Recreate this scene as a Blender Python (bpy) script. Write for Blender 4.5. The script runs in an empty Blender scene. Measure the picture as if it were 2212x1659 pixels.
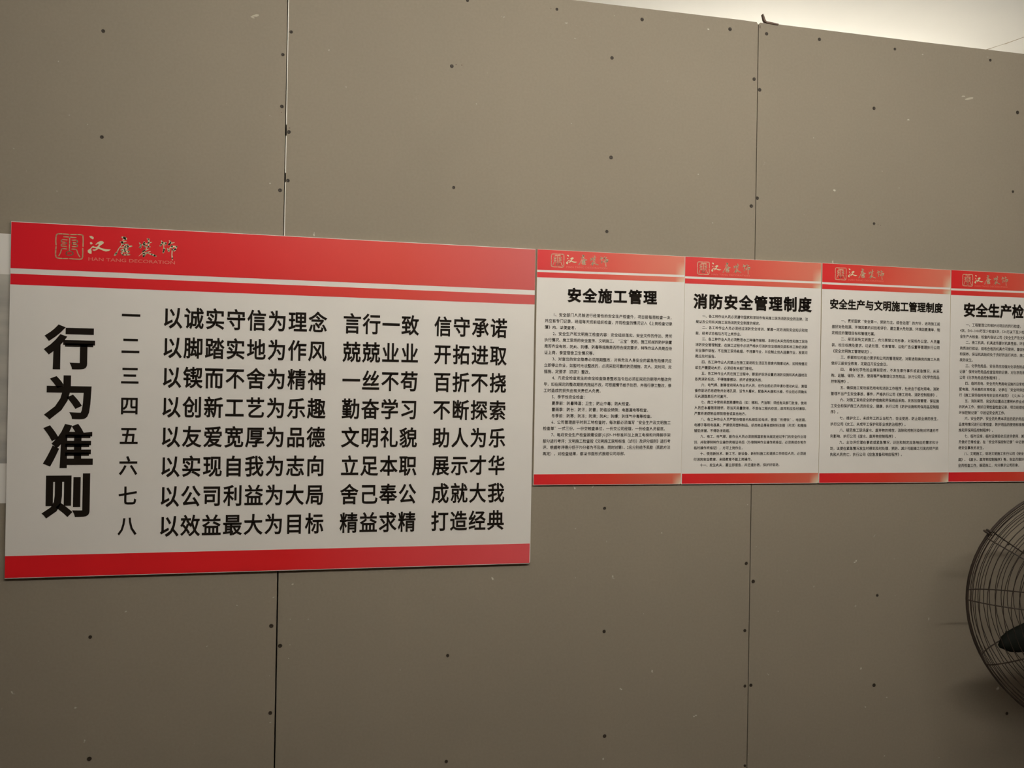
import bpy, math, random
import numpy as np
from mathutils import Vector, Matrix

random.seed(7)
SC = bpy.context.scene
COL = SC.collection
EYE = 1.55                      # height of the lens above the floor
CAM_X, CAM_D = 0.18026, 1.85745   # lens position: along the wall, and distance from it
WALL_TOP = EYE + 0.9778
CEIL = EYE + 1.22

# ---------------------------------------------------------------- camera
yaw, pitch, roll = 0.19658, 0.00385, 0.01685
F = Vector((math.sin(yaw)*math.cos(pitch), math.cos(yaw)*math.cos(pitch), math.sin(pitch)))
R = Vector((math.cos(yaw), -math.sin(yaw), 0)); U = R.cross(F)
R2 = R*math.cos(roll) + U*math.sin(roll); U2 = -R*math.sin(roll) + U*math.cos(roll)
cam = bpy.data.cameras.new('camera'); cam.sensor_width = 36; cam.lens = 36*1650/2212
cam.clip_start = 0.02
cam_o = bpy.data.objects.new('camera', cam); COL.objects.link(cam_o)
M = Matrix((R2, U2, -F)).transposed().to_4x4(); M.translation = (CAM_X, -CAM_D, EYE)
cam_o.matrix_world = M
SC.camera = cam_o

# ---------------------------------------------------------------- light and exposure
SC.view_settings.view_transform = 'Standard'; SC.view_settings.look = 'None'
SC.view_settings.exposure = 0.0; SC.view_settings.gamma = 1.0
SC.view_settings.use_curve_mapping = False
w = bpy.data.worlds.new('world'); SC.world = w; w.use_nodes = True
w.node_tree.nodes['Background'].inputs[0].default_value = (0.9, 0.85, 0.75, 1)
w.node_tree.nodes['Background'].inputs[1].default_value = 0.05
LAMP_COL = (1.0, 0.95, 0.845)
LAMPS = [  # x, y, z, length, strength  (fluorescent battens; the first two light the notice wall)
    (0.20, -1.52, CEIL-0.21, 1.2, 132.0),
    (1.48, -1.52, CEIL-0.21, 1.2, 138.0),
    (1.7, 1.25, CEIL-0.42, 1.2, 262.0),
]

# ---------------------------------------------------------------- materials
def mat(name, rgb, rough=0.6, spec=0.3, metal=0.0, noise=None, bump=None, emit=None):
    m = bpy.data.materials.new(name); m.use_nodes = True
    nt = m.node_tree; b = nt.nodes['Principled BSDF']
    b.inputs['Base Color'].default_value = (*rgb, 1); b.inputs['Roughness'].default_value = rough
    b.inputs['Specular IOR Level'].default_value = spec; b.inputs['Metallic'].default_value = metal
    tc = nt.nodes.new('ShaderNodeTexCoord')
    if noise:
        scale, amt = noise
        n = nt.nodes.new('ShaderNodeTexNoise'); n.inputs['Scale'].default_value = scale
        n.inputs['Detail'].default_value = 5; nt.links.new(tc.outputs['Object'], n.inputs['Vector'])
        r = nt.nodes.new('ShaderNodeValToRGB')
        r.color_ramp.elements[0].position = 0.3; r.color_ramp.elements[1].position = 0.7
        r.color_ramp.elements[0].color = (*[c*(1-amt) for c in rgb], 1)
        r.color_ramp.elements[1].color = (*[min(1, c*(1+amt)) for c in rgb], 1)
        nt.links.new(n.outputs['Fac'], r.inputs['Fac']); nt.links.new(r.outputs['Color'], b.inputs['Base Color'])
    if bump:
        scale, st, dist = bump
        n = nt.nodes.new('ShaderNodeTexNoise'); n.inputs['Scale'].default_value = scale
        n.inputs['Detail'].default_value = 4; nt.links.new(tc.outputs['Object'], n.inputs['Vector'])
        bp = nt.nodes.new('ShaderNodeBump'); bp.inputs['Strength'].default_value = st; bp.inputs['Distance'].default_value = dist
        nt.links.new(n.outputs['Fac'], bp.inputs['Height']); nt.links.new(bp.outputs['Normal'], b.inputs['Normal'])
    if emit:
        b.inputs['Emission Color'].default_value = (*emit[0], 1); b.inputs['Emission Strength'].default_value = emit[1]
    return m

def paper_mat():
    """bare grey-brown plasterboard paper: cloudy tone, fine fibre grain, a few pale specks"""
    m = bpy.data.materials.new('plasterboard_paper'); m.use_nodes = True
    nt = m.node_tree; b = nt.nodes['Principled BSDF']; L = nt.links.new
    b.inputs['Roughness'].default_value = 0.85; b.inputs['Specular IOR Level'].default_value = 0.2
    tc = nt.nodes.new('ShaderNodeTexCoord')
    def noise(s, d):
        n = nt.nodes.new('ShaderNodeTexNoise'); n.inputs['Scale'].default_value = s; n.inputs['Detail'].default_value = d
        L(tc.outputs['Object'], n.inputs['Vector']); return n
    n1 = noise(2.2, 4); n2 = noise(160, 3); n3 = noise(48, 2)
    r1 = nt.nodes.new('ShaderNodeValToRGB'); e = r1.color_ramp.elements
    e[0].position = .3; e[0].color = (0.286, 0.249, 0.198, 1); e[1].position = .7; e[1].color = (0.305, 0.265, 0.210, 1)
    L(n1.outputs['Fac'], r1.inputs['Fac'])
    r2 = nt.nodes.new('ShaderNodeValToRGB'); e = r2.color_ramp.elements
    e[0].position = .3; e[0].color = (.965, .965, .965, 1); e[1].position = .7; e[1].color = (1.03, 1.03, 1.03, 1)
    L(n2.outputs['Fac'], r2.inputs['Fac'])
    mu = nt.nodes.new('ShaderNodeMix'); mu.data_type = 'RGBA'; mu.blend_type = 'MULTIPLY'; mu.inputs[0].default_value = 1
    L(r1.outputs['Color'], mu.inputs[6]); L(r2.outputs['Color'], mu.inputs[7])
    r3 = nt.nodes.new('ShaderNodeValToRGB'); e = r3.color_ramp.elements
    e[0].position = .74; e[0].color = (0, 0, 0, 1); e[1].position = .78; e[1].color = (1, 1, 1, 1)
    L(n3.outputs['Fac'], r3.inputs['Fac'])
    mx = nt.nodes.new('ShaderNodeMix'); mx.data_type = 'RGBA'; mx.inputs[7].default_value = (.62, .58, .5, 1)
    L(r3.outputs['Color'], mx.inputs[0]); L(mu.outputs[2], mx.inputs[6]); L(mx.outputs[2], b.inputs['Base Color'])
    bp = nt.nodes.new('ShaderNodeBump'); bp.inputs['Strength'].default_value = .08; bp.inputs['Distance'].default_value = .0004
    L(n2.outputs['Fac'], bp.inputs['Height']); L(bp.outputs['Normal'], b.inputs['Normal'])
    return m

def print_mat(name, width, stops, fade=None):
    """printed band whose ink changes along its length; fade=(z_bottom, height, top) thins the ink to bare paper in the end corner"""
    m = bpy.data.materials.new(name); m.use_nodes = True
    nt = m.node_tree; b = nt.nodes['Principled BSDF']; L = nt.links.new
    b.inputs['Roughness'].default_value = 0.42; b.inputs['Specular IOR Level'].default_value = 0.35
    tc = nt.nodes.new('ShaderNodeTexCoord'); sp = nt.nodes.new('ShaderNodeSeparateXYZ'); L(tc.outputs['Object'], sp.inputs[0])
    def rng(src, a0, a1):
        r = nt.nodes.new('ShaderNodeMapRange'); r.clamp = True
        r.inputs['From Min'].default_value = a0; r.inputs['From Max'].default_value = a1
        L(src, r.inputs['Value']); return r.outputs[0]
    ramp = nt.nodes.new('ShaderNodeValToRGB'); cr = ramp.color_ramp
    cr.elements[0].position, cr.elements[0].color = stops[0][0], (*stops[0][1], 1)
    cr.elements[1].position, cr.elements[1].color = stops[-1][0], (*stops[-1][1], 1)
    for p, c in stops[1:-1]:
        e = cr.elements.new(p); e.color = (*c, 1)
    L(rng(sp.outputs['X'], 0, width), ramp.inputs['Fac'])
    out = ramp.outputs['Color']
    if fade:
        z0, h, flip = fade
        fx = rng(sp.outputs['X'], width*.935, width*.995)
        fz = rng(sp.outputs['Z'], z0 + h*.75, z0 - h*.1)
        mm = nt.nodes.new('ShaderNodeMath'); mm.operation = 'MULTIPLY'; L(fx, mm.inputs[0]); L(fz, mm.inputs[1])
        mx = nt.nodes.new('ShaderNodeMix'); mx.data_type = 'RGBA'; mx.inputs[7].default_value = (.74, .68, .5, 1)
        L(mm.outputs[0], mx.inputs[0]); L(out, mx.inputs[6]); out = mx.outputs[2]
    L(out, b.inputs['Base Color'])
    return m

M_PAPER = paper_mat()
M_CORE = mat('gypsum_core', (0.20, 0.17, 0.13), .9)
M_STEEL = mat('stud_steel', (0.05, 0.045, 0.04), .6)
M_CEIL = mat('ceiling_emulsion', (0.80, 0.785, 0.73), .9, .1, noise=(1.6, .05))
M_CONC = mat('screeded_floor', (0.085, 0.052, 0.032), .8, noise=(3, .15))
M_WALL = mat('side_wall_emulsion', (0.20, 0.17, 0.135), .9, .1, noise=(2, .05))
M_SCREW = mat('black_screw', (0.035, 0.026, 0.018), .5, .4)
M_BOARD = mat('white_foam_board', (0.80, 0.775, 0.745), .5, .35, noise=(5, .025), bump=(6, .15, .002))
M_EDGE = mat('foam_board_edge', (0.74, 0.66, 0.48), .8)
M_INK = mat('black_ink', (0.016, 0.012, 0.009), .6, .06)
M_BODY = mat('grey_black_ink', (0.025, 0.020, 0.016), .6, .08)
M_GOLD = mat('pale_gold_ink', (0.62, 0.46, 0.27), .4, .35, noise=(60, .12))
M_CREAM = mat('pale_cream_ink', (0.74, 0.68, 0.46), .45, .3)
M_GLOW = mat('pale_warm_ink', (0.80, 0.62, 0.42), .45, .3)
M_PINK = mat('pale_pink_ink', (0.80, 0.22, 0.17), .45, .3)
M_TORN = mat('torn_paper', (0.17, 0.12, 0.10), .9)
M_PLAST = mat('plaster_smear', (0.66, 0.62, 0.53), .9)
M_BEAD = mat('white_joint_bead', (0.85, 0.83, 0.76), .7)
M_CRACK = mat('ceiling_crack', (0.35, 0.30, 0.22), .9)
M_WIRE = mat('dark_wire', (0.035, 0.024, 0.018), .45, .4, noise=(40, .3))
M_BLADE = mat('dark_green_blade', (0.007, 0.008, 0.006), .6, .06)
M_MOTOR = mat('black_enamel', (0.03, 0.03, 0.03), .4, .5)

# ---------------------------------------------------------------- helpers
def mesh(name, V, Fc, m, parent=None, smooth=False, loc=None):
    me = bpy.data.meshes.new(name); me.from_pydata([tuple(map(float, v)) for v in V], [], [tuple(map(int, f)) for f in Fc])
    me.materials.append(m)
    if smooth: me.polygons.foreach_set('use_smooth', [True]*len(me.polygons))
    me.update()
    o = bpy.data.objects.new(name, me); COL.objects.link(o)
    if parent: o.parent = parent
    if loc: o.location = loc
    return o
def box(x0, x1, y0, y1, z0, z1):
    V = [(x, y, z) for x in (x0, x1) for y in (y0, y1) for z in (z0, z1)]
    return V, [(0,1,3,2),(4,6,7,5),(0,4,5,1),(2,3,7,6),(0,2,6,4),(1,5,7,3)]
def join(parts):
    V, Fc = [], []
    for v, f in parts:
        k = len(V); V += list(v); Fc += [tuple(i+k for i in q) for q in f]
    return V, Fc
def tube(path, r, sides=6, closed=False):
    P = [np.array(p, float) for p in path]; n = len(P); V, Fc = [], []
    rs = r if hasattr(r, '__len__') else [r]*n
    t0 = None; a = None
    for i in range(n):
        t = (P[(i+1) % n]-P[i-1]) if closed else P[min(i+1, n-1)]-P[max(i-1, 0)]
        t = t/np.linalg.norm(t)
        if a is None:
            a = np.cross(t, [0.13, 0.31, 0.94]); a /= np.linalg.norm(a)
        a = a - t*(a@t); a /= np.linalg.norm(a); b = np.cross(t, a)
        for k in range(sides):
            th = 2*math.pi*k/sides; V.append(P[i]+rs[i]*(math.cos(th)*a+math.sin(th)*b))
    for i in range(n if closed else n-1):
        j = (i+1) % n
        for k in range(sides):
            Fc.append((i*sides+k, i*sides+(k+1) % sides, j*sides+(k+1) % sides, j*sides+k))
    if not closed:
        Fc.append(tuple(range(sides))[::-1]); Fc.append(tuple((n-1)*sides+k for k in range(sides)))
    return V, Fc
def lathe(prof, n=24):
    """profile (r, z) about local z"""
    V, Fc = [], []
    for r, z in prof:
        for k in range(n):
            a = 2*math.pi*k/n; V.append((r*math.cos(a), r*math.sin(a), z))
    for i in range(len(prof)-1):
        for k in range(n):
            Fc.append((i*n+k, i*n+(k+1) % n, (i+1)*n+(k+1) % n, (i+1)*n+k))
    return V, Fc
def empty(name, loc):
    o = bpy.data.objects.new(name, None); o.location = loc; o.empty_display_size = .05; COL.objects.link(o); return o
def tag(o, label=None, cat=None, group=None, kind=None):
    for k, v in (('label', label), ('category', cat), ('group', group), ('kind', kind)):
        if v: o[k] = v
    return o

# ---------------------------------------------------------------- the room shell
X0, X1, Y0, Y1 = -3.2, 5.2, -4.2, 3.4
def struct(name, parts, m): return tag(mesh(name, *join(parts), m), kind='structure')
struct('floor', [box(X0, X1, Y0, Y1, -.1, 0)], M_CONC)
ceiling = struct('ceiling', [box(X0, X1, Y0, Y1, CEIL, CEIL+.1)], M_CEIL)
struct('wall_left', [box(X0-.1, X0, Y0, Y1, 0, CEIL)], M_WALL)
struct('wall_right', [box(X1, X1+.1, Y0, Y1, 0, CEIL)], M_WALL)
struct('wall_rear', [box(X0-.1, X1+.1, Y0-.1, Y0, 0, CEIL)], M_WALL)
struct('wall_far', [box(X0-.1, X1+.1, Y1, Y1+.1, 0, CEIL)], M_WALL)
# hairline crack with a smear of filler on the ceiling
cp = [(CAM_X+(x-CAM_X)*1.22/1.43, -CAM_D+(y+CAM_D)*1.22/1.43) for x, y in ((2.690, .872), (2.705, .850), (2.722, .812), (2.733, .790), (2.752, .735), (2.775, .690), (2.80, .62))]
mesh('crack', *tube([(x, y, CEIL-.0005) for x, y in cp], [.0006, .0014, .0006, .0018, .001, .001, .0005], 4), M_CRACK, ceiling)

# the notice wall: steel stud frame behind plasterboard sheets 1.2 m wide
BT = 0.012
studs = [box(x-.03, x+.03, BT+.001, .085, 0, WALL_TOP-.012) for x in np.arange(-3.0, 5.1, .4)]
studs += [box(X0, X1, BT+.001, .085, 0, .04), box(X0, X1, BT+.001, .085, WALL_TOP-.045, WALL_TOP-.006)]
wall = struct('wall_front', studs, M_STEEL)
mesh('rear_lining', *box(X0, X1, .086, .098, 0, WALL_TOP-.004), M_PAPER, wall)
GAP = {0.0: .0018, 1.2: .0012}
def sheet(xa, xb):
    ga, gb = GAP.get(xa, .001), GAP.get(xb, .001)
    a, b = xa+ga, xb-gb; zt = WALL_TOP; c = .006
    prof = [(a, 0), (b, 0), (b, zt-c*1.1), (b-c*.7, zt-.0006), (b-.05, zt+.0004), (a+.42, zt-.0006), (a+.06, zt+.0005), (a+c*.6, zt-.001), (a, zt-c)]
    n = len(prof)
    V = [(x, 0, z) for x, z in prof] + [(x, BT, z) for x, z in prof]
    Fc = [tuple(range(n)), tuple(range(2*n-1, n-1, -1))] + [(i, i+n, (i+1) % n+n, (i+1) % n) for i in range(n)]
    return mesh('plasterboard', V, Fc, M_PAPER, wall)
edges = [X0, -2.4, -1.2, 0.0, 1.2, 2.4, 3.6, 4.8, X1]
sheets = [(a, b, sheet(a, b)) for a, b in zip(edges, edges[1:])]
def sheet_at(x):
    return next(s for a, b, s in sheets if a <= x < b)
# countersunk screws (x, height above the eye line, radius)
SCREWS = [(-.3974,.7821),(.0081,.8236),(-.0098,.7685),(-.0097,.647),(.0069,.5887),(.0068,.4747),(-.0105,.4507),(-.3961,.5443),
 (.3967,.4847),(.7974,.5885),(.387,.7806),(.6489,.9496),(.8746,.9489),(.7955,.8421),(1.1187,.9503),(1.2238,.9494),(1.3792,.951),
 (1.6097,.9485),(1.9158,.9486),(1.1897,.8254),(1.2062,.7987),(1.5479,.7796),(2.0091,.8082),(1.2044,.5111),(1.1874,.4892),
 (.7895,.3993),(1.5533,.4639),(1.9974,.5811),(-.4004,-.5743),(-.3976,-.846),(-.0126,-.5668),(.0079,-.6142),(-.0112,-.7696),
 (.4016,-.6574),(.4027,-.9155),(.7954,-.3043),(.7995,-.617),(.8053,-.8828),(1.1889,-.4554),(1.2097,-.5037),(1.1879,-.6324),
 (1.2077,-.7776),(1.1904,-.779),(1.194,-.989),(1.5805,-.5541),(1.5746,-.7995),(1.9988,-.4232),(1.9968,-.6733),(2.0023,-.9052),
 (.4229,.9456)]
def screw_mesh():
    n = 12; V, Fc = [], []
    for r, y in ((.0047, -.0001), (.0043, -.0008), (.0034, -.0010)):
        for k in range(n):
            a = 2*math.pi*k/n; V.append((r*math.cos(a), y, r*math.sin(a)))
    for i in range(2):
        for k in range(n):
            Fc.append((i*n+k, i*n+(k+1) % n, (i+1)*n+(k+1) % n, (i+1)*n+k))
    # cross recess: centre sunk, four lobes
    c = len(V); V.append((0, -.0002, 0))
    for k in range(n): Fc.append((2*n+k, 2*n+(k+1) % n, c))
    return V, Fc
screw0 = None
for i, (x, z) in enumerate(SCREWS):
    if screw0 is None:
        s = screw0 = mesh('screw', *screw_mesh(), M_SCREW)
    else:
        s = screw0.copy(); COL.objects.link(s)
    s.parent = sheet_at(x); k = .82+.3*random.random(); s.scale = (k, 1, k*(.92+.16*random.random())); s.location = (x, 0, EYE+z)
    s.rotation_euler = (0, random.random()*6, 0)
# white edge bead showing in the first joint, broken by filler
def strip(name, x, zs, w_, m, par, y=-.0006):
    V, Fc = [], []
    for i, z in enumerate(zs):
        V += [(x-w_/2, y, z), (x+w_/2, y, z), (x+w_/2, .004, z), (x-w_/2, .004, z)]
    for i in range(len(zs)-1):
        a, b = i*4, i*4+4
        Fc += [(a, a+1, b+1, b), (a+1, a+2, b+2, b+1), (a+3, a, b, b+3)]
    Fc += [(3, 2, 1, 0), tuple(len(V)-4+k for k in range(4))]
    return mesh(name, V, Fc, m, par)
for z0, z1 in ((.345, .470), (.492, .579), (.605, .978)):
    strip('joint_bead', .0012, [EYE+z0, EYE+z1], .0019, M_BEAD, sheet_at(.5))
def blob(name, x, z, rx, rz, m, ang=0., n=9, jag=.35, par=None, y=-.0004):
    pts = []
    for k in range(n):
        a = 2*math.pi*k/n; r = 1-jag*random.random(); u, v = rx*r*math.cos(a), rz*r*math.sin(a)
        pts.append((x+u*math.cos(ang)-v*math.sin(ang), z+u*math.sin(ang)+v*math.cos(ang)))
    V = [(px, y, EYE+pz) for px, pz in pts]+[(px, .001, EYE+pz) for px, pz in pts]
    Fc = [tuple(range(n))]+[(i, i+n, (i+1) % n+n, (i+1) % n) for i in range(n)]
    return mesh(name, V, Fc, m, par or sheet_at(x))
M_SMEAR = mat('thin_plaster_smear', (0.50, 0.455, 0.37), .9)
for (x, z, rx, rz, a) in ((-.072, .853, .010, .003, .2), (-.078, .848, .006, .0022, -.3), (1.847, .833, .018, .004, .25), (1.83, .838, .007, .002, .1),
                          (.034, -.471, .0032, .0022, .5), (.030, -.553, .0016, .001, 0), (.030, -.613, .0022, .0009, 0), (.028, -.645, .0015, .0012, 0),
                          (.33, -.43, .0018, .0015, 0), (1.19, -.30, .002, .001, 0), (.80, .95, .0015, .001, 0), (-.17, .915, .002, .0012, 0)):
    blob('plaster_smear', x, z, rx, rz, M_SMEAR, a)
for (x, z, r) in ((.3975, .7855, .0019), (.4115, .7855, .0021), (.6335, .949, .0016), (1.5655, .4615, .0017), (1.5735, .4600, .0014), (.0085, .598, .0018), (-.0105, .633, .0015)):
    blob('scuff_dot', x, z, r, r*.8, M_TORN, 0)
# torn paper tongue on the top edge beside the second joint
tp = [(1.2100, .9990, .0011), (1.2125, .9930, .0016), (1.2150, .9850, .0024), (1.2180, .9805, .0026), (1.2230, .9785, .0022), (1.2330, .9780, .0021), (1.2430, .9772, .0019), (1.2560, .9765, .0015)]
V, Fc = [], []
for x, z, h in tp:
    for y in (-.004, .004): V += [(x, y, EYE+z-h), (x, y, EYE+z+h)] if z < .98 else [(x-h, y, EYE+z-.0004), (x+h, y, EYE+z+.0006)]
for i in range(len(tp)-1):
    a, b = 4*i, 4*i+4
    Fc += [(a, b, b+1, a+1), (a+2, a+3, b+3, b+2), (a+1, b+1, b+3, a+3), (a, a+2, b+2, b)]
Fc += [(0, 1, 3, 2), (len(V)-4, len(V)-2, len(V)-1, len(V)-3)]
mesh('torn_paper', V, Fc, M_TORN, sheet_at(1.3))
blob('scuff_dot', 1.2045, .9655, .0018, .006, M_TORN, .1)

# ---------------------------------------------------------------- fluorescent battens (above the frame)
def batten(x, y, z, L, st, label):
    t = tag(empty('batten_lamp', (x, y, z)), label, 'lamp')
    h = L/2
    mesh('housing', *join([box(-h, h, -.03, .03, .03, .08), box(-h+.2, -h+.21, -.005, .005, .08, CEIL-z), box(h-.21, h-.2, -.005, .005, .08, CEIL-z), box(-h, -h+.02, -.02, .02, -.02, .03), box(h-.02, h, -.02, .02, -.02, .03)]), M_WALL, t)
    mt = mat('lit_tube', (1, 1, 1), .5, emit=(LAMP_COL, st))
    mesh('tube', *tube([(-h+.02, 0, 0), (h-.02, 0, 0)], .013, 12), mt, t, True)
batten(*LAMPS[0], 'white fluorescent batten lamp overhead in front of the large board')
batten(*LAMPS[1], 'white fluorescent batten lamp overhead in front of the small notices')
batten(*LAMPS[2], 'white fluorescent batten lamp overhead behind the plasterboard partition')

# ---------------------------------------------------------------- glyphs
GL = {}
def load_glyphs(chars, res, tagk):
    objs = {}
    for c in chars:
        cu = bpy.data.curves.new('glyph', 'FONT'); cu.body = c; cu.size = 1; cu.resolution_u = res; cu.fill_mode = 'FRONT'
        o = bpy.data.objects.new('glyph', cu); COL.objects.link(o); objs[c] = o
    dg = bpy.context.evaluated_depsgraph_get()
    for c, o in objs.items():
        me = bpy.data.meshes.new_from_object(o.evaluated_get(dg)); me.calc_loop_triangles()
        n = len(me.vertices); co = np.empty(n*3); me.vertices.foreach_get('co', co); co = co.reshape(-1, 3)[:, :2]
        T = np.empty(len(me.loop_triangles)*3, dtype=np.int64); me.loop_triangles.foreach_get('vertices', T); T = T.reshape(-1, 3)
        key = {}; idx = np.empty(n, dtype=np.int64); nv = []
        for i, p in enumerate(np.round(co, 5)):
            k = (p[0], p[1])
            if k not in key: key[k] = len(nv); nv.append(k)
            idx[i] = key[k]
        T = idx[T]; GL[(tagk, c)] = (np.array(nv), [tuple(t) for t in T if len(set(t)) == 3])
        bpy.data.meshes.remove(me)
    for o in objs.values():
        cu = o.data; bpy.data.objects.remove(o); bpy.data.curves.remove(cu)
BOLD = {}
def bold(tagk, c, r):
    """thicken a glyph by growing its outline outward by r em"""
    k = (tagk, c, r)
    if k in BOLD: return BOLD[k]
    V, T = GL[(tagk, c)]
    if r <= 0 or not T: BOLD[k] = (V, T); return BOLD[k]
    T2 = []
    for t in T:
        a, b, d = V[t[0]], V[t[1]], V[t[2]]
        T2.append(t if (b[0]-a[0])*(d[1]-a[1])-(b[1]-a[1])*(d[0]-a[0]) > 0 else t[::-1])
    half = set()
    for t in T2:
        for i in range(3): half.add((t[i], t[(i+1) % 3]))
    bd = [e for e in half if (e[1], e[0]) not in half]
    nxt = {}; prv = {}
    for a, b in bd: nxt.setdefault(a, []).append(b); prv.setdefault(b, []).append(a)
    def nrm(a, b):
        d = V[b]-V[a]; l = math.hypot(*d) or 1; return np.array([d[1], -d[0]])/l
    NV = [tuple(v) for v in V]; NF = list(T2)
    def off(v, e):   # offset of v for boundary edge e
        if len(nxt.get(v, ())) == 1 and len(prv.get(v, ())) == 1:
            n1, n2 = nrm(prv[v][0], v), nrm(v, nxt[v][0]); q = 1+n1@n2
            m = (n1+n2)/max(q, .38); return V[v]+m*r
        return V[v]+nrm(*e)*r
    for a, b in bd:
        k0 = len(NV); NV.append(tuple(off(a, (a, b)))); NV.append(tuple(off(b, (a, b))))
        NF.append((a, k0, k0+1)); NF.append((a, k0+1, b))
    BOLD[k] = (np.array(NV), NF); return BOLD[k]

FULL = set('，。、：；（）《》')
def cells(s):
    u = 0; out = []
    for c in s:
        w_ = .5 if ord(c) < 128 else 1.0
        out.append((c, u, w_)); u += w_
    return out, u
def text_mesh(s, tagk, x0, zc, pitch, sx, sz, r=0.0):
    """x0 = left edge of the first cell, zc = centre line; pitch, sx, sz in metres; returns wall-plane (x, z) verts and faces"""
    Vs, Fs = [], []; cs, n = cells(s)
    for c, u, w_ in cs:
        if c in ' 　': continue
        V, T = bold(tagk, c, r)
        if not len(V): continue
        V = V.copy()
        if w_ == .5:
            a, b = V[:, 0].min(), V[:, 0].max(); k = min(.46/max(b-a, 1e-6), 1.0) if c not in '1-' else .8
            V[:, 0] = (V[:, 0]-(a+b)/2)*k + .25; cx = V[:, 0]; V[:, 1] = V[:, 1]*1.08
        elif c == '“': cx = V[:, 0]-V[:, 0].max()+.93; V[:, 1] += .12
        elif c == '”': cx = V[:, 0]-V[:, 0].min()+.07; V[:, 1] += .12
        else: cx = V[:, 0]
        X = x0 + (u*pitch) + (pitch*w_-sx*w_)/2 + cx*sx
        Z = zc + (V[:, 1]-.38)*sz
        k = len(Vs); Vs += list(zip(X, Z)); Fs += [tuple(i+k for i in t) for t in T]
    return Vs, Fs

# ---------------------------------------------------------------- boards
def front(x, z, d):
    """a spot surveyed on the wall plane (x, z above the eye line), moved to the face of a board standing d proud of it"""
    k = (CAM_D-d)/CAM_D
    return CAM_X+(x-CAM_X)*k, z*k
def wall_depth_board(name, quad, d0, th, label, cat, group, m=None):
    """quad: surveyed corners TL, TR, BR, BL; d0 = gap between wall and board back, th = thickness"""
    d = d0+th; q = [front(x, z, d) for x, z in quad]
    ox, oz = q[3][0], EYE+q[3][1]
    t = tag(empty(name, (ox, -d0, oz)), label, cat, group)
    P = [(x-ox, EYE+z-oz) for x, z in q]
    return t, P, ox, oz, d
def panel(t, P, th, m, me_, nick=True):
    tl, tr, br, bl = P
    c = .0035
    loop = [bl, (br[0]-c, br[1]), (br[0], br[1]+c), tr, tl]
    n = len(loop); V = [(x, -th, z) for x, z in loop]+[(x, 0, z) for x, z in loop]
    o = mesh('panel', V, [tuple(range(n)), tuple(range(2*n-1, n-1, -1))]+[(i, i+n, (i+1) % n+n, (i+1) % n) for i in range(n)], m, t)
    o.data.materials.append(me_)
    for i, p in enumerate(o.data.polygons):
        if i: p.material_index = 1
    return o
class Sheet:
    """prints on one board: converts surveyed wall-plane coordinates to the board's own frame"""
    def __init__(s, t, quad, ox, oz, d, d0, k):
        s.t, s.quad, s.ox, s.oz, s.d, s.d0, s.k = t, quad, ox, oz, d, d0, k
        s.xl = quad[0][0]; s.zb = quad[3][1]; s.h = quad[0][1]-quad[3][1]
    def loc(s, x, z, lift=.0004, skew=True):
        if skew: z = z + s.k*(x-s.xl)*(z-s.zb)/s.h
        X, Z = front(x, z, s.d); return (X-s.ox, -(s.d-s.d0)-lift, EYE+Z-s.oz)
    def flat(s, name, pts, faces, m, lift=.0005, par=None):
        return mesh(name, [s.loc(x, z, lift) for x, z in pts], faces, m, par or s.t)
    def band(s, name, xl, xr, zt, zb, m, top_fixed=None, lift=.0003, bot_fixed=None):
        inset = .0
        tl = s.loc(xl, zt, lift) if top_fixed is None else s.loc(xl, top_fixed[0], lift, False)
        tr = s.loc(xr, zt, lift) if top_fixed is None else s.loc(xr, top_fixed[1], lift, False)
        bl = s.loc(xl, zb, lift) if bot_fixed is None else s.loc(xl, bot_fixed[0], lift, False)
        br = s.loc(xr, zb, lift) if bot_fixed is None else s.loc(xr, bot_fixed[1], lift, False)
        f = [bl, br, tr, tl]; V = f+[(x, y+lift, z) for x, y, z in f]
        return mesh(name, V, [(0, 1, 2, 3), (0, 4, 5, 1), (1, 5, 6, 2), (2, 6, 7, 3), (3, 7, 4, 0)], m, s.t)
    def text(s, name, txt, tagk, x0, zc, pitch, sx, sz, r, m, lift=.0005):
        V, Fc = text_mesh(txt, tagk, x0, zc, pitch, sx, sz, r)
        return s.flat(name, V, Fc, m, lift)

# artwork of the firm mark, in 0.1 mm: seal emblem strokes, the first brushed character, the other three
EM=[[(25,-252),(17,-161),(22,-64),(33,-18),(68,-3),(151,-1),(282,-4)],[(318,-5),(449,2),(538,1),(568,-17),(574,-131),(573,-256)],[(568,-302),(572,-393),(568,-491),(554,-535),(506,-547),(399,-547),(303,-544)],[(267,-545),(160,-548),(60,-543),(27,-518),(17,-454),(21,-356),(26,-288)],[(176,-63),(295,-65),(426,-69)],[(298,-68),(298,-211),(295,-329),(300,-374)],[(248,-129),(147,-128),(129,-149),(133,-181),(225,-183),(238,-202),(226,-219),(143,-226),(127,-250),(135,-272),(239,-275)],[(347,-131),(439,-124),(458,-144),(452,-171),(434,-179),(356,-184),(351,-202),(363,-218),(441,-218),(458,-242),(453,-269),(352,-273)],[(240,-332),(157,-326),(136,-344),(122,-403),(105,-449),(85,-489)],[(344,-328),(425,-329),(449,-354),(474,-431),(511,-494)],[(374,-422),(369,-440),(353,-456),(330,-467),(303,-472),(276,-470),(252,-461),(237,-446),(231,-429),(236,-411),(251,-395),(274,-383),(301,-378),(329,-380),(352,-389),(368,-404),(374,-422)]]
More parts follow.
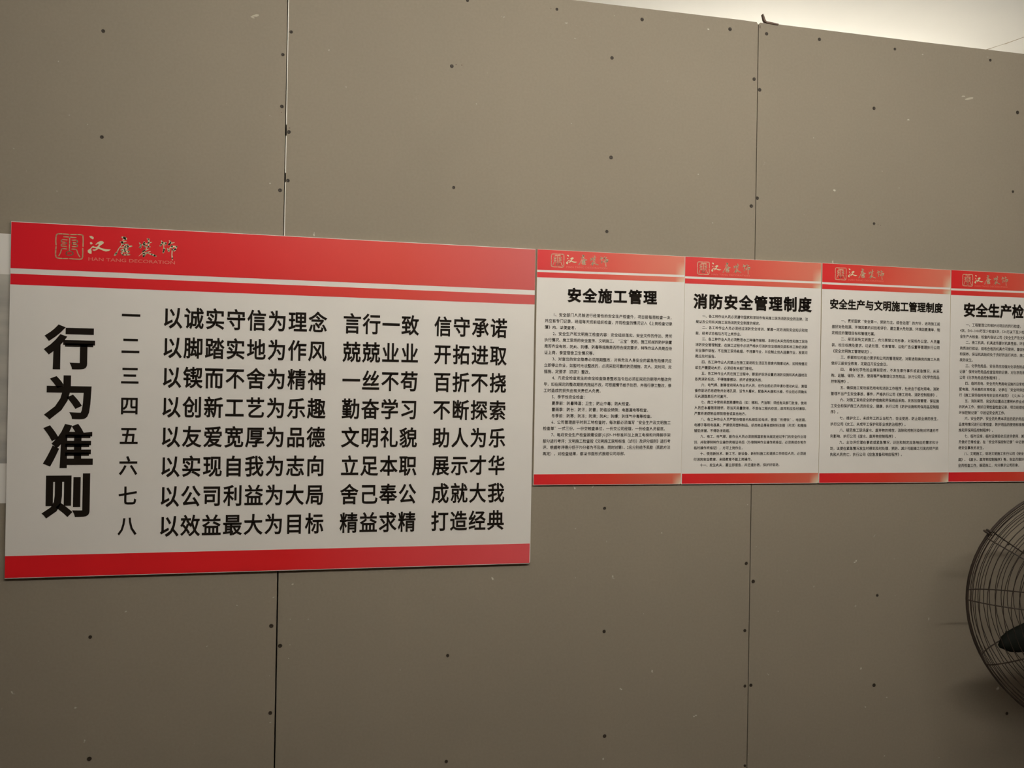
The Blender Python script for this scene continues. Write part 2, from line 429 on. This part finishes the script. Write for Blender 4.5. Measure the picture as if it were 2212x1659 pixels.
HAN=[[(695,-17),(749,-14),(788,-41),(786,-81),(762,-85),(717,-58)],[(718,-150),(751,-155),(770,-180),(752,-200),(722,-202),(713,-176)],[(783,-235),(754,-286),(739,-313),(752,-358),(747,-414),(708,-409),(674,-381),(670,-342),(694,-315),(724,-294),(753,-253)],[(824,-203),(872,-148),(920,-119),(968,-117),(999,-141),(993,-168),(957,-196),(921,-224),(904,-248),(946,-276),(1025,-291),(1092,-294),(1144,-298),(1105,-330),(1045,-346),(996,-332),(935,-309),(892,-290),(851,-326),(803,-345),(766,-331),(772,-317),(826,-308),(850,-288),(802,-277),(756,-278),(783,-235),(813,-253),(861,-250),(885,-220),(897,-186),(872,-184),(849,-202)]]
CAL=[[(1360,-5,17),(1423,-17,60),(1451,-38,60),(1385,-73,14)],[(1334,-116,17),(1376,-118,47),(1466,-96,14)],[(1387,-136,39),(1356,-202,14),(1312,-264,19),(1279,-341,21),(1255,-380,43),(1228,-423,31)],[(1404,-165,22),(1495,-168,31),(1499,-202,31),(1497,-262,26)],[(1333,-239,15),(1447,-221,29),(1573,-199,34)],[(1432,-164,22),(1435,-326,22)],[(1358,-285,21),(1427,-270,26),(1497,-251,26)],[(1358,-300,24),(1386,-310,26),(1497,-277,17)],[(1359,-349,22),(1395,-396,29),(1405,-409,26)],[(1366,-348,21),(1449,-321,31),(1526,-321,38),(1478,-369,24)],[(1398,-405,24),(1478,-399,29),(1541,-392,26)],[(1429,-364,15),(1457,-359,15)],[(1740,-117,21),(1767,-157,31),(1763,-218,39),(1735,-214,17)],[(1773,-187,17),(1818,-136,26),(1852,-100,26)],[(1838,-91,29),(1846,-153,39),(1846,-199,29)],[(1904,-15,22),(1936,-27,39),(1934,-95,29),(1930,-190,34)],[(1860,-152,22),(1916,-112,29),(1994,-88,14)],[(1847,-200,21),(1967,-194,21)],[(1904,-203,17),(1873,-262,15)],[(1933,-247,15),(1856,-282,29),(1814,-306,33)],[(1731,-417,5),(1780,-369,12),(1848,-274,19)],[(1821,-299,34),(1832,-351,38),(1833,-412,43)],[(1833,-412,38),(1864,-380,24),(1899,-332,17)],[(1850,-339,24),(1920,-316,24),(1976,-296,14)],[(1885,-326,15),(1941,-346,22),(2005,-365,34),(2062,-385,46),(2098,-397,22)],[(2195,-37,14),(2227,-80,43),(2200,-134,38),(2176,-160,26)],[(2228,-95,29),(2299,-87,38),(2299,-114,26),(2264,-139,15)],[(2250,-124,19),(2254,-177,17),(2259,-238,38),(2246,-307,39)],[(2245,-284,26),(2288,-217,12)],[(2365,-28,17),(2398,-63,38),(2367,-114,46),(2350,-136,21)],[(2384,-94,29),(2480,-68,12)],[(2335,-215,26),(2363,-271,39),(2390,-224,10)],[(2372,-209,14),(2428,-161,41),(2532,-157,31)],[(2428,-138,31),(2437,-244,21)],[(2529,-161,33),(2501,-218,45),(2477,-265,26)],[(2437,-221,33),(2476,-242,26)],[(2434,-244,24),(2430,-351,21),(2439,-427,33),(2441,-474,12)]]

def ribbon(path):
    """brush stroke: (x, z, width) points -> outline quads with rounded joins"""
    V, Fc = [], []
    for (x0, z0, w0), (x1, z1, w1) in zip(path, path[1:]):
        d = math.hypot(x1-x0, z1-z0) or 1; nx, nz = -(z1-z0)/d/2, (x1-x0)/d/2; k = len(V)
        V += [(x0+nx*w0, z0+nz*w0), (x0-nx*w0, z0-nz*w0), (x1-nx*w1, z1-nz*w1), (x1+nx*w1, z1+nz*w1)]; Fc.append((k, k+1, k+2, k+3))
    for x, z, w_ in path:
        k = len(V); V += [(x+w_/2*math.cos(a*math.pi/4), z+w_/2*math.sin(a*math.pi/4)) for a in range(8)]; Fc.append(tuple(k+a for a in range(8)))
    return V, Fc
from mathutils.geometry import tessellate_polygon
def logo(S, x, z, sc, m_em, m_cal, m_lat, wk=1.0):
    e = sc*1e-4
    def put(name, parts, m, lift=.0007):
        V, Fc = join(parts); return S.flat(name, [(x+a*e, z+b*e) for a, b in V], Fc, m, lift)
    put('emblem', [ribbon([(a, b, (24 if i < 4 else 21)*wk) for a, b in p]) for i, p in enumerate(EM)], m_em)
    parts = [ribbon(p) for p in CAL]
    for p in HAN:
        tri = tessellate_polygon([[Vector((a, b, 0)) for a, b in p]])
        parts.append((p, [tuple(t) for t in tri]))
    put('brush_lettering', parts, m_cal)
    V, T = bold('s', 'HAN TANG DECORATION', .006)
    V = V.copy(); a, b = V[:, 0].min(), V[:, 0].max()
    V[:, 0] = x+sc*(.0688+(V[:, 0]-a)/(b-a)*.1812); V[:, 1] = z+sc*(-.0564+V[:, 1]*.0104)
    S.flat('latin_lettering', V, T, m_lat, .0007)

BIG = ["以诚实守信为理念", "言行一致", "信守承诺", "以脚踏实地为作风", "兢兢业业", "开拓进取", "以锲而不舍为精神", "一丝不苟", "百折不挠",
 "以创新工艺为乐趣", "勤奋学习", "不断探索", "以友爱宽厚为品德", "文明礼貌", "助人为乐", "以实现自我为志向", "立足本职", "展示才华",
 "以公司利益为大局", "舍己奉公", "成就大我", "以效益最大为目标", "精益求精", "打造经典"]
T2 = """1、安全部门人员除进行经常性的安全生产检查外，项目部每周检查一次，
=并应有专门记录，班组每天班前组织检查，并将检查的情况记入《上岗检查记录
=薄》内，以便查考。
2、安全生产和文明施工检查内容：安全组织落实、安全文件的传达、贯彻
=执行情况、施工现场的安全宣传、文明施工、“三宝”使用、施工机械的防护装置
=是否齐全有效，防火、防爆、防毒等措施是否符合规定要求，特殊作业人员是否持
=证上岗，食堂宿舍卫生情况等。
3、对查出的安全隐患必须限期整改，对有危及人身安全的紧急危险情况应
=立即停止作业，如暂时无法整改的，必须采取可靠的防范措施，定人、定时间、定
=措施、定要求（四定）整改。
4、凡安全检查发生的安全检查隐患整改指令后必须在规定的期限内整改完
=毕，如在规定的整改期限内拖延不改，可根据情节给予处罚，并强行停工整改，停
=工时造成的损失由有关责任人负责。
5、季节性安全检查：
夏季前：防暑降温；卫生；防止中毒；防火检查。
雷雨季：防台；防汛；防雷；防临设倾倒；电器漏电等检查。
冬季前：防寒；防冻；防滑；防火；防爆；防煤气中毒等检查。
6、公司管理层平时到工地检查时，每次都必须填写“安全生产及文明施工
=检查单”一式三份，一份交被查单位，一份交公司经理，一份检查人员留底。
7、每月安全生产检查按建设部JGJ59-99标准并加上施工电梯和升降脚手架
=部分进行考评；文明施工检查按《文明施工现场标准（试行）及评分细则》进行考
=评。根据考评得分低于70分者为不及格，同时对第1、2名分别给予奖励（奖励方法
=再定）。对检查结果，都以书面形式报给公司总部。"""
T3 = """一、各工种作业人员必须遵守国家和深圳市有关施工现场消防安全的法律、法
=规以及公司有关施工现场消防安全制度的规定。
二、各工种作业人员必须经过消防安全培训、掌握一定的消防安全知识和技
=能，经考试合格后方可上岗作业。
三、各工种作业人员必须熟悉本工种操作规程、本岗位火灾危险性和施工现场
=消防安全管理制度，在施工过程中必须严格执行消防安全措施交底和本工种的消防
=安全操作规程，不在施工现场吸烟，不违章作业，并应制止他人违章作业，发现问
=题应及时报告。
四、各工种作业人员禁止在施工现场和生活区及宿舍内随意动火，如特殊情况
=或生产需要动火的，必须经有关部门审批。
五、各工种作业人员在施工过程中，要爱护现场设置的消防设施和灭火器材及
=各类消防标志，不得随意挪动、损坏或使其失效。
六、电气焊、割等使用明火作业的人员，在作业前必须申请办理动火证，清理
=操作现场的易燃物并封堵孔洞，设专人看火，配备灭火器和水桶，作业后必须确认
=无火源隐患后方可离开。
七、施工中使用易燃易爆物品（如：稀料、汽油等）须经有关部门批准，使用
=人员应本着随用随领，限当天用量使用，不准在工程内存放，废弃料应及时清除，
=严禁将易燃物品带到宿舍或其他地方。
八、各工种作业人员严禁在宿舍内私接乱拉电线，使用“热得快”、电饭锅、
=电褥子等用电器具；严禁使用塑料制品、纸类物品等易燃材料支搭（吊顶）和围挡
=铺垫床铺，不得卧床吸烟。
九、电工、电气焊、割作业人员必须按照国家有关规定经过专门的安全作业培
=训，并取得特种作业操作资格证书后（外埠特种作业操作资格证，必须换成本地市
=临时操作资格证），方可上岗作业。
十、使用新技术、新工艺、新设备、新材料施工和调换工作岗位人员，必须进
=行消防安全教育，未经教育不能上岗操作。
十一、发生火灾，要立即报告，并迅速扑救，保护好现场。"""
T4 = """一、贯彻国家“安全第一、预防为主、综合治理”的方针，进场施工前
=做好对危险源、环境因素的识别和评价，建立重大危险源、环境因素清单，制
=定相应的管理目标和管理方案。
二、规范现场文明施工，充分展现公司形象，对现场办公室、人员着
=装、标示标牌及要求、垃圾处理、仓库管理、沿街广告设置等管理执行公司
=《安全文明施工管理规定》。
三、根据岗位的能力要求和公司的管理规定，对新进和换岗的施工人员
=做好三级安全教育，定期召开安全会议。
四、 确保化学危险品得到受控，不发生意外事件或紧急情况，从采
=购、运输、储存、发放、使用等严格管理化学危险品，执行公司《化学危险品
=控制程序》。
五、确保施工现场规范用电和消防工作程序，杜绝由于临时用电、消防
=管理不当产生安全事故、事件，严格执行公司《施工用电、消防控制程序》。
六、对施工现场安全防护措施和劳保用品采购、发放加强管理，保证施
=工安全和保护施工人员的安全、健康，执行公司《防护设施和劳保用品控制程
=序》。
七、维护女工、未成年工的正当权力，合法使用，防止职业病的发生，
=执行公司《女工、未成年工保护和职业病防治程序》。
八、规范施工现场废水、废弃物的排放，消除和控制污染物对环境的不
=利影响，执行公司《废水、废弃物控制程序》。
九、主动评价潜在事故或紧急情况，识别和制定应急响应的需求和计
=划，以便在紧急情况发生时得到及时处理，预防、减少可能随之引发的财产损
=失和人员伤亡，执行公司《应急准备和响应程序》。"""
T5 = """一、工程管理公司做好对项目的例行检查，
=4次、500-1000万至少检查3次，500万以下至少检查
=全生产大检查，检查内容以公司《安全生产及文明施工
二、施工机具，机具进场要对机具性能、环保
=资质进行验证，验收合格的机具方可使用，督促检查
=和保养，保证机具始终处于良好的运行状态，施工
=故的发生。
三、化学危险品，安全员应加强对化学危险品的
=记录”保持对危险品检查监控的记录，对化学危险品
=公司《化学危险品控制程序》。
四、临时用电，安全员负责用电设施的日常检查
=配电箱、开关箱的日常检查，记录在“安全环保控制
=行《施工现场临时用电安全技术规范》（JGJ46-2005
五、消防规范，安全员应重点注意明火作业点
=的防火工作，做好日常检查检查记录，项目经理在
=环保控制记录”中验证安全员工作。
六、安全防护，安全员负责本项目的防护用品
=品使用情况进行日常检查，防护用品的使用标准按
=施和劳保用品控制程序》。
七、临时设施，临时设施验收后进场使用，其
=员做好日常检查，在“安全环保控制记录”中记录
=绝安全事故的发生。
八、文明施工，现场文明施工执行公司《安全
=度》、《废水、废弃物控制程序》等，安全员做好
=全员检查工作，规范施工，充分展示公司形象。"""
TITLES = ['安全施工管理', '消防安全管理制度', '安全生产与文明施工管理制度', '安全生产检查制度']
load_glyphs(sorted(set(''.join(BIG)+'一二三四五六七八行为准则'+''.join(TITLES))), 3, 'b')
load_glyphs(sorted(set(T2+T3+T4+T5)-set('\n= ')), 1, 's')
load_glyphs(['HAN TANG DECORATION'], 3, 's')

# --- the board of site pictures at the left edge, half hidden behind the big board
quad = [(-1.35, .3200), (-.545, .3170), (-.545, -.2735), (-1.35, -.2700)]
t, P, ox, oz, d = wall_depth_board('picture_board', quad, 0, .0010, 'pale board with a grey photographic picture, half hidden behind the large red-topped board', 'poster', None)
panel(t, P, .0010, M_BOARD, M_EDGE)
S0 = Sheet(t, quad, ox, oz, d, 0, 0)
mp = bpy.data.materials.new('grey_picture_print'); mp.use_nodes = True
nt = mp.node_tree; b = nt.nodes['Principled BSDF']; b.inputs['Roughness'].default_value = .5
tc = nt.nodes.new('ShaderNodeTexCoord'); mpn = nt.nodes.new('ShaderNodeMapping'); mpn.inputs['Scale'].default_value = (1.5, 1, 8)
nn = nt.nodes.new('ShaderNodeTexNoise'); nn.inputs['Scale'].default_value = 2.2; nn.inputs['Detail'].default_value = 5
rr = nt.nodes.new('ShaderNodeValToRGB'); e = rr.color_ramp.elements
e[0].position = .3; e[0].color = (.30, .29, .28, 1); e[1].position = .68; e[1].color = (.52, .50, .45, 1)
nt.links.new(tc.outputs['Object'], mpn.inputs[0]); nt.links.new(mpn.outputs[0], nn.inputs['Vector']); nt.links.new(nn.outputs['Fac'], rr.inputs[0]); nt.links.new(rr.outputs[0], b.inputs['Base Color'])
S0.band('picture', -1.30, -.546, .228, -.186, mp)
S0.band('print_line', -.66, -.5955, .1395, .1385, M_BODY, lift=.0005)

# --- the large board of conduct rules
quad = [(-.5758, .3448), (.6043, .3450), (.6037, -.4388), (-.5752, -.4385)]
t, P, ox, oz, d = wall_depth_board('notice_board', quad, .0018, .006, 'large landscape notice board with red bands, four huge black characters and eight numbered lines', 'notice board', 'company notice boards in a row along the plasterboard wall')
panel(t, P, .006, M_BOARD, M_EDGE)
S = Sheet(t, quad, ox, oz, d, .0018, 0)
mh = print_mat('big_header_red', 1.18, [(0, (.76, .011, .024)), (.42, (.74, .017, .019)), (.72, (.70, .054, .037)), (1, (.63, .112, .110))])
mf = print_mat('big_footer_red', 1.18, [(0, (.80, .014, .022)), (.5, (.78, .020, .024)), (1, (.78, .105, .12))])
S.band('header_band', -.5752, .6040, 0, .2421, mh, top_fixed=(.3436, .3438))
S.band('header_stripe', -.5750, .6042, .2302, .2065, mh)
S.band('footer_band', -.5750, .6018, -.3892, 0, mf, bot_fixed=(-.4372, -.4374))
logo(S, -.4875, .3228, 1, M_GOLD, M_CREAM, M_PINK)
for i, c in enumerate('行为准则'):
    S.text('title_character', c, 'b', -.5040, (.0716, -.0400, -.1477, -.2572)[i], .1040, .1020, .0990, .037, M_INK)
for i in range(8):
    z = .1447-.0677*i
    S.text('row_numeral', '一二三四五六七八'[i], 'b', -.3485, z+.002, .0405, .0405, .0450, .018, M_INK)
    for j, x in enumerate((-.2635, .1372, .3536)):
        S.text('row_lettering', BIG[i*3+j], 'b', x, z, (.0459, .0457, .0460)[j], .0432, .0508, .0205, M_INK)

# --- the four portrait safety notices
ramp_h = [(0, (.72, .020, .026)), (.45, (.70, .075, .052)), (1, (.72, .21, .140))]
ramp_f = [(0, (.74, .018, .026)), (.5, (.72, .055, .035)), (1, (.68, .15, .095))]
NOTICES = [
 # quad, skew, title(z, x, pitch, sx, sz, bold), body(x0, x1, z first, z last, indent, cells), logo ref, text, label
 ([(.6092, .3452), (1.0026, .3464), (1.0014, -.2449), (.6086, -.2442)], .0125, (.2330, .6865, .0404, .0370, .0370, .040),
  (.6308, .9703, .1826, -.1657, 2.2, 35), (.6439, .3345), T2, 0, 'portrait safety notice directly right of the large board, its six-character heading widely spaced'),
 ([(1.0033, .3466), (1.3957, .3485), (1.3962, -.2457), (1.0018, -.2449)], .0085, (.2315, 1.0262, .0429, .0395, .0400, .040),
  (1.0350, 1.3580, .1930, -.1955, 2.0, 36), (1.0365, .3340), T3, 1, 'portrait safety notice with an eight-character heading, hung across the wall joint'),
 ([(1.3985, .3487), (1.7975, .3484), (1.7983, -.2464), (1.3970, -.2457)], .0040, (.2390, 1.4218, .0270, .0268, .0285, .036),
  (1.4292, 1.7655, .1944, -.1680, 2.8, 34), (1.4360, .3375), T4, 2, 'portrait safety notice with the longest, tightly set thirteen-character heading'),
 ([(1.7990, .3486), (2.1960, .3498), (2.1950, -.2462), (1.7984, -.2457)], .0080, (.2380, 1.8395, .0400, .0395, .0405, .038),
  (1.8296, 2.1660, .1960, -.1990, 1.9, 34), (1.8345, .3375), T5, 3, 'portrait safety notice cut off by the right edge of the photo, above the fan'),
]
for quad, k, ti, bo, lg, txt, idx, label in NOTICES:
    t, P, ox, oz, d = wall_depth_board('notice_board', quad, .0005, .0045, label, 'notice board', 'company notice boards in a row along the plasterboard wall')
    panel(t, P, .0045, M_BOARD, M_EDGE)
    S = Sheet(t, quad, ox, oz, d, .0005, k)
    xl, xr = quad[0][0]+.0003, quad[1][0]-.0008; top, bot = quad[0][1], quad[3][1]; W = xr-xl
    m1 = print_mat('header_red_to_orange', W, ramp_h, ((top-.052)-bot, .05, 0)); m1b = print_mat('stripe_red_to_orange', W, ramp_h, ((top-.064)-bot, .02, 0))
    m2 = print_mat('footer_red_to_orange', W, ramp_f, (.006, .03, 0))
    S.band('header_band', xl, xr, 0, top-.0515, m1, top_fixed=(quad[0][1]-.0006, quad[1][1]-.0006))
    S.band('header_stripe', xl, xr, top-.0572, top-.0702, m1b)
    S.band('footer_band', xl, quad[2][0]-.0008, bot+.0272, 0, m2, bot_fixed=(quad[3][1]+.0013, quad[2][1]+.0013))
    logo(S, lg[0], lg[1], .592, M_GLOW, M_CREAM, M_PINK, 1.2)
    S.text('title_lettering', TITLES[idx], 'b', ti[1], ti[0]/(1+0), ti[2], ti[3], ti[4], ti[5], M_INK)
    x0, x1, za, zb, ind, ncell = bo; lines = txt.split('\n'); base = (x1-x0)/ncell
    for i, ln in enumerate(lines):
        z = za+(zb-za)*i/(len(lines)-1); xx = x0
        if ln[0] == '=': ln = ln[1:]
        else: xx += ind*base
        n = cells(ln)[1]; p = base
        if idx < 3 and n > ncell-4.4-(ind if xx > x0 else 0) + (ind-2 if xx > x0 else 0) and ln[-1] not in '。；：' : p = (x1-xx)/n
        if ln[-1] in '，、' and idx < 3: p = (x1+.004-xx)/n
        p = min(max(p, base*.93), base*1.08)
        S.text('text_line', ln, 's', xx, z, p, base*.98, base*1.03, .012, M_BODY)

# ---------------------------------------------------------------- the fan
FC = Vector((2.0262, -.2927, EYE-.5317)); FR = .325; HF, HB = .089, .102
n_ = Vector((-.47848, -.87773, .02560)); a_ = Vector((.87801, -.47864, 0)); b_ = Vector((.01225, .02247, .99967))
Mf = Matrix((a_, b_, n_)).transposed().to_4x4(); Mf.translation = FC
fan = tag(empty('pedestal_fan', (FC.x, FC.y, 0)), 'large dark wire-caged fan with dark blades in front of the wall at the right edge', 'fan')
Lf = Matrix.Translation((-FC.x, -FC.y, 0)) @ Mf
def fpart(name, VF, m, parent=None, smooth=True, rot=0.):
    V, Fc = VF; Q = Lf @ Matrix.Rotation(rot, 4, 'Z')
    return mesh(name, [Q @ Vector(v) for v in V], Fc, m, parent or fan, smooth)
def circ(r, z, n=72): return [(r*math.cos(2*math.pi*k/n), r*math.sin(2*math.pi*k/n), z) for k in range(n)]
def dome(r, h, z0): return z0 + h*(1-(r/FR)**3.2)**.75 if r < FR else z0
PH = math.radians(147.5)
for side, h in ((1, HF-.006), (-1, HB-.006)):
    z0 = .004*side; rim = fpart('front_guard' if side > 0 else 'rear_guard', tube(circ(FR, z0), .0026, 6, True), M_WIRE)
    rhub = .055
    rs = [FR-.006, FR-.013, FR-.021]+[FR-.036-i*(FR-.036-rhub)/15 for i in range(16)]
    for r in rs:
        fpart('guard_ring', tube(circ(r, z0+side*abs(dome(r, h, 0)), 64), .0009, 4, True), M_WIRE, rim)
    for k in range(12):
        a = PH+k*math.pi/6+(.048 if side > 0 else -.022); pts = []
        for q in range(15):
            r = rhub+(FR-rhub)*math.sin(q/14*math.pi/2); pts.append((r*math.cos(a), r*math.sin(a), z0+side*(abs(dome(r, h, 0))-.002)))
        fpart('guard_spoke', tube(pts, .0017, 5), M_WIRE, rim)
    fpart('guard_badge', lathe([(0.0001, z0+side*(h+.004)), (.05, z0+side*(h+.003)), (.058, z0+side*(h-.002)), (.056, z0+side*(h-.006)), (.0001, z0+side*(h-.006))], 28), M_MOTOR, rim)
# clips that hold the two halves together
for k in range(4):
    a = math.radians(148)+k*math.pi/2; c, s_ = math.cos(a), math.sin(a)
    pts = [((FR-.004)*c, (FR-.004)*s_, .012), ((FR+.008)*c, (FR+.008)*s_, .013), ((FR+.013)*c, (FR+.013)*s_, 0), ((FR+.008)*c, (FR+.008)*s_, -.013), ((FR-.004)*c, (FR-.004)*s_, -.012)]
    cl = fpart('guard_clip', tube(pts, .0028, 6), M_WIRE)
    fpart('clip_screw', tube([((FR+.004)*c+.006*s_, (FR+.004)*s_-.006*c, -.016), ((FR+.004)*c+.006*s_, (FR+.004)*s_-.006*c, .018)], .0032, 8), M_WIRE, cl)
# three paddle blades, pitched
def blade(rot):
    N, K = 14, 7; V = []; prof = []
    for i in range(N+1):
        t_ = i/N; r = .045+(.275-.045)*t_
        w0 = .056*(1-.60*t_)
        if t_ > .80: w0 *= math.sqrt(max(0, 1-((t_-.80)/.202)**2))
        sweep = -.008*t_
        for s_ in (0, 1):
            for j in range(K+1):
                u = -1+2*j/K; x = u*w0+sweep; tw = math.radians(30-14*t_)
                z = x*math.sin(tw)+.006*(1-u*u)*(1 if s_ else .65); V.append((r, x*math.cos(tw), -.012+z+(.0012 if s_ else -.0012)))
    m_ = 2*(K+1); Fc = []
    for i in range(N):
        for j in range(K):
            a, b = i*m_+j, (i+1)*m_+j; Fc.append((a, b, b+1, a+1)); a += K+1; b += K+1; Fc.append((a, a+1, b+1, b))
        a, b = i*m_, (i+1)*m_; Fc.append((a, a+K+1, b+K+1, b)); a += K; b += K; Fc.append((a, b, b+K+1, a+K+1))
    Fc.append(tuple(range(K+1))+tuple(range(2*K+1, K, -1))); o = N*m_; Fc.append(tuple(o+j for j in range(K, -1, -1))+tuple(o+K+1+j for j in range(K+1)))
    return fpart('blade', (V, Fc), M_BLADE, rot=rot)
for k in range(3): blade(math.radians(-153)+k*2*math.pi/3)
fpart('hub', lathe([(.0001, .035), (.03, .033), (.05, .02), (.052, -.03), (.0001, -.03)]), M_BLADE)
mo = fpart('motor', lathe([(.0001, -.045), (.06, -.045), (.064, -.055), (.062, -.13), (.05, -.15), (.0001, -.153)]), M_MOTOR)
# pedestal: yoke, pole and round foot, all below and behind the cage
mz = Lf @ Vector((0, 0, -.115))
mesh('yoke', *join([tube([(mz.x, mz.y, mz.z-.05), (mz.x, mz.y, mz.z-.16)], .024, 12)]), M_MOTOR, fan, True)
mesh('pole', *tube([(mz.x, mz.y, mz.z-.15), (mz.x, mz.y, .03)], .017, 16), M_MOTOR, fan, True)
ft = mesh('base', *lathe([(.0001, .045), (.03, .043), (.05, .032), (.150, .022), (.160, .012), (.160, 0), (.0001, 0)], 40), M_MOTOR, fan, True); ft.location = (mz.x, mz.y, 0)
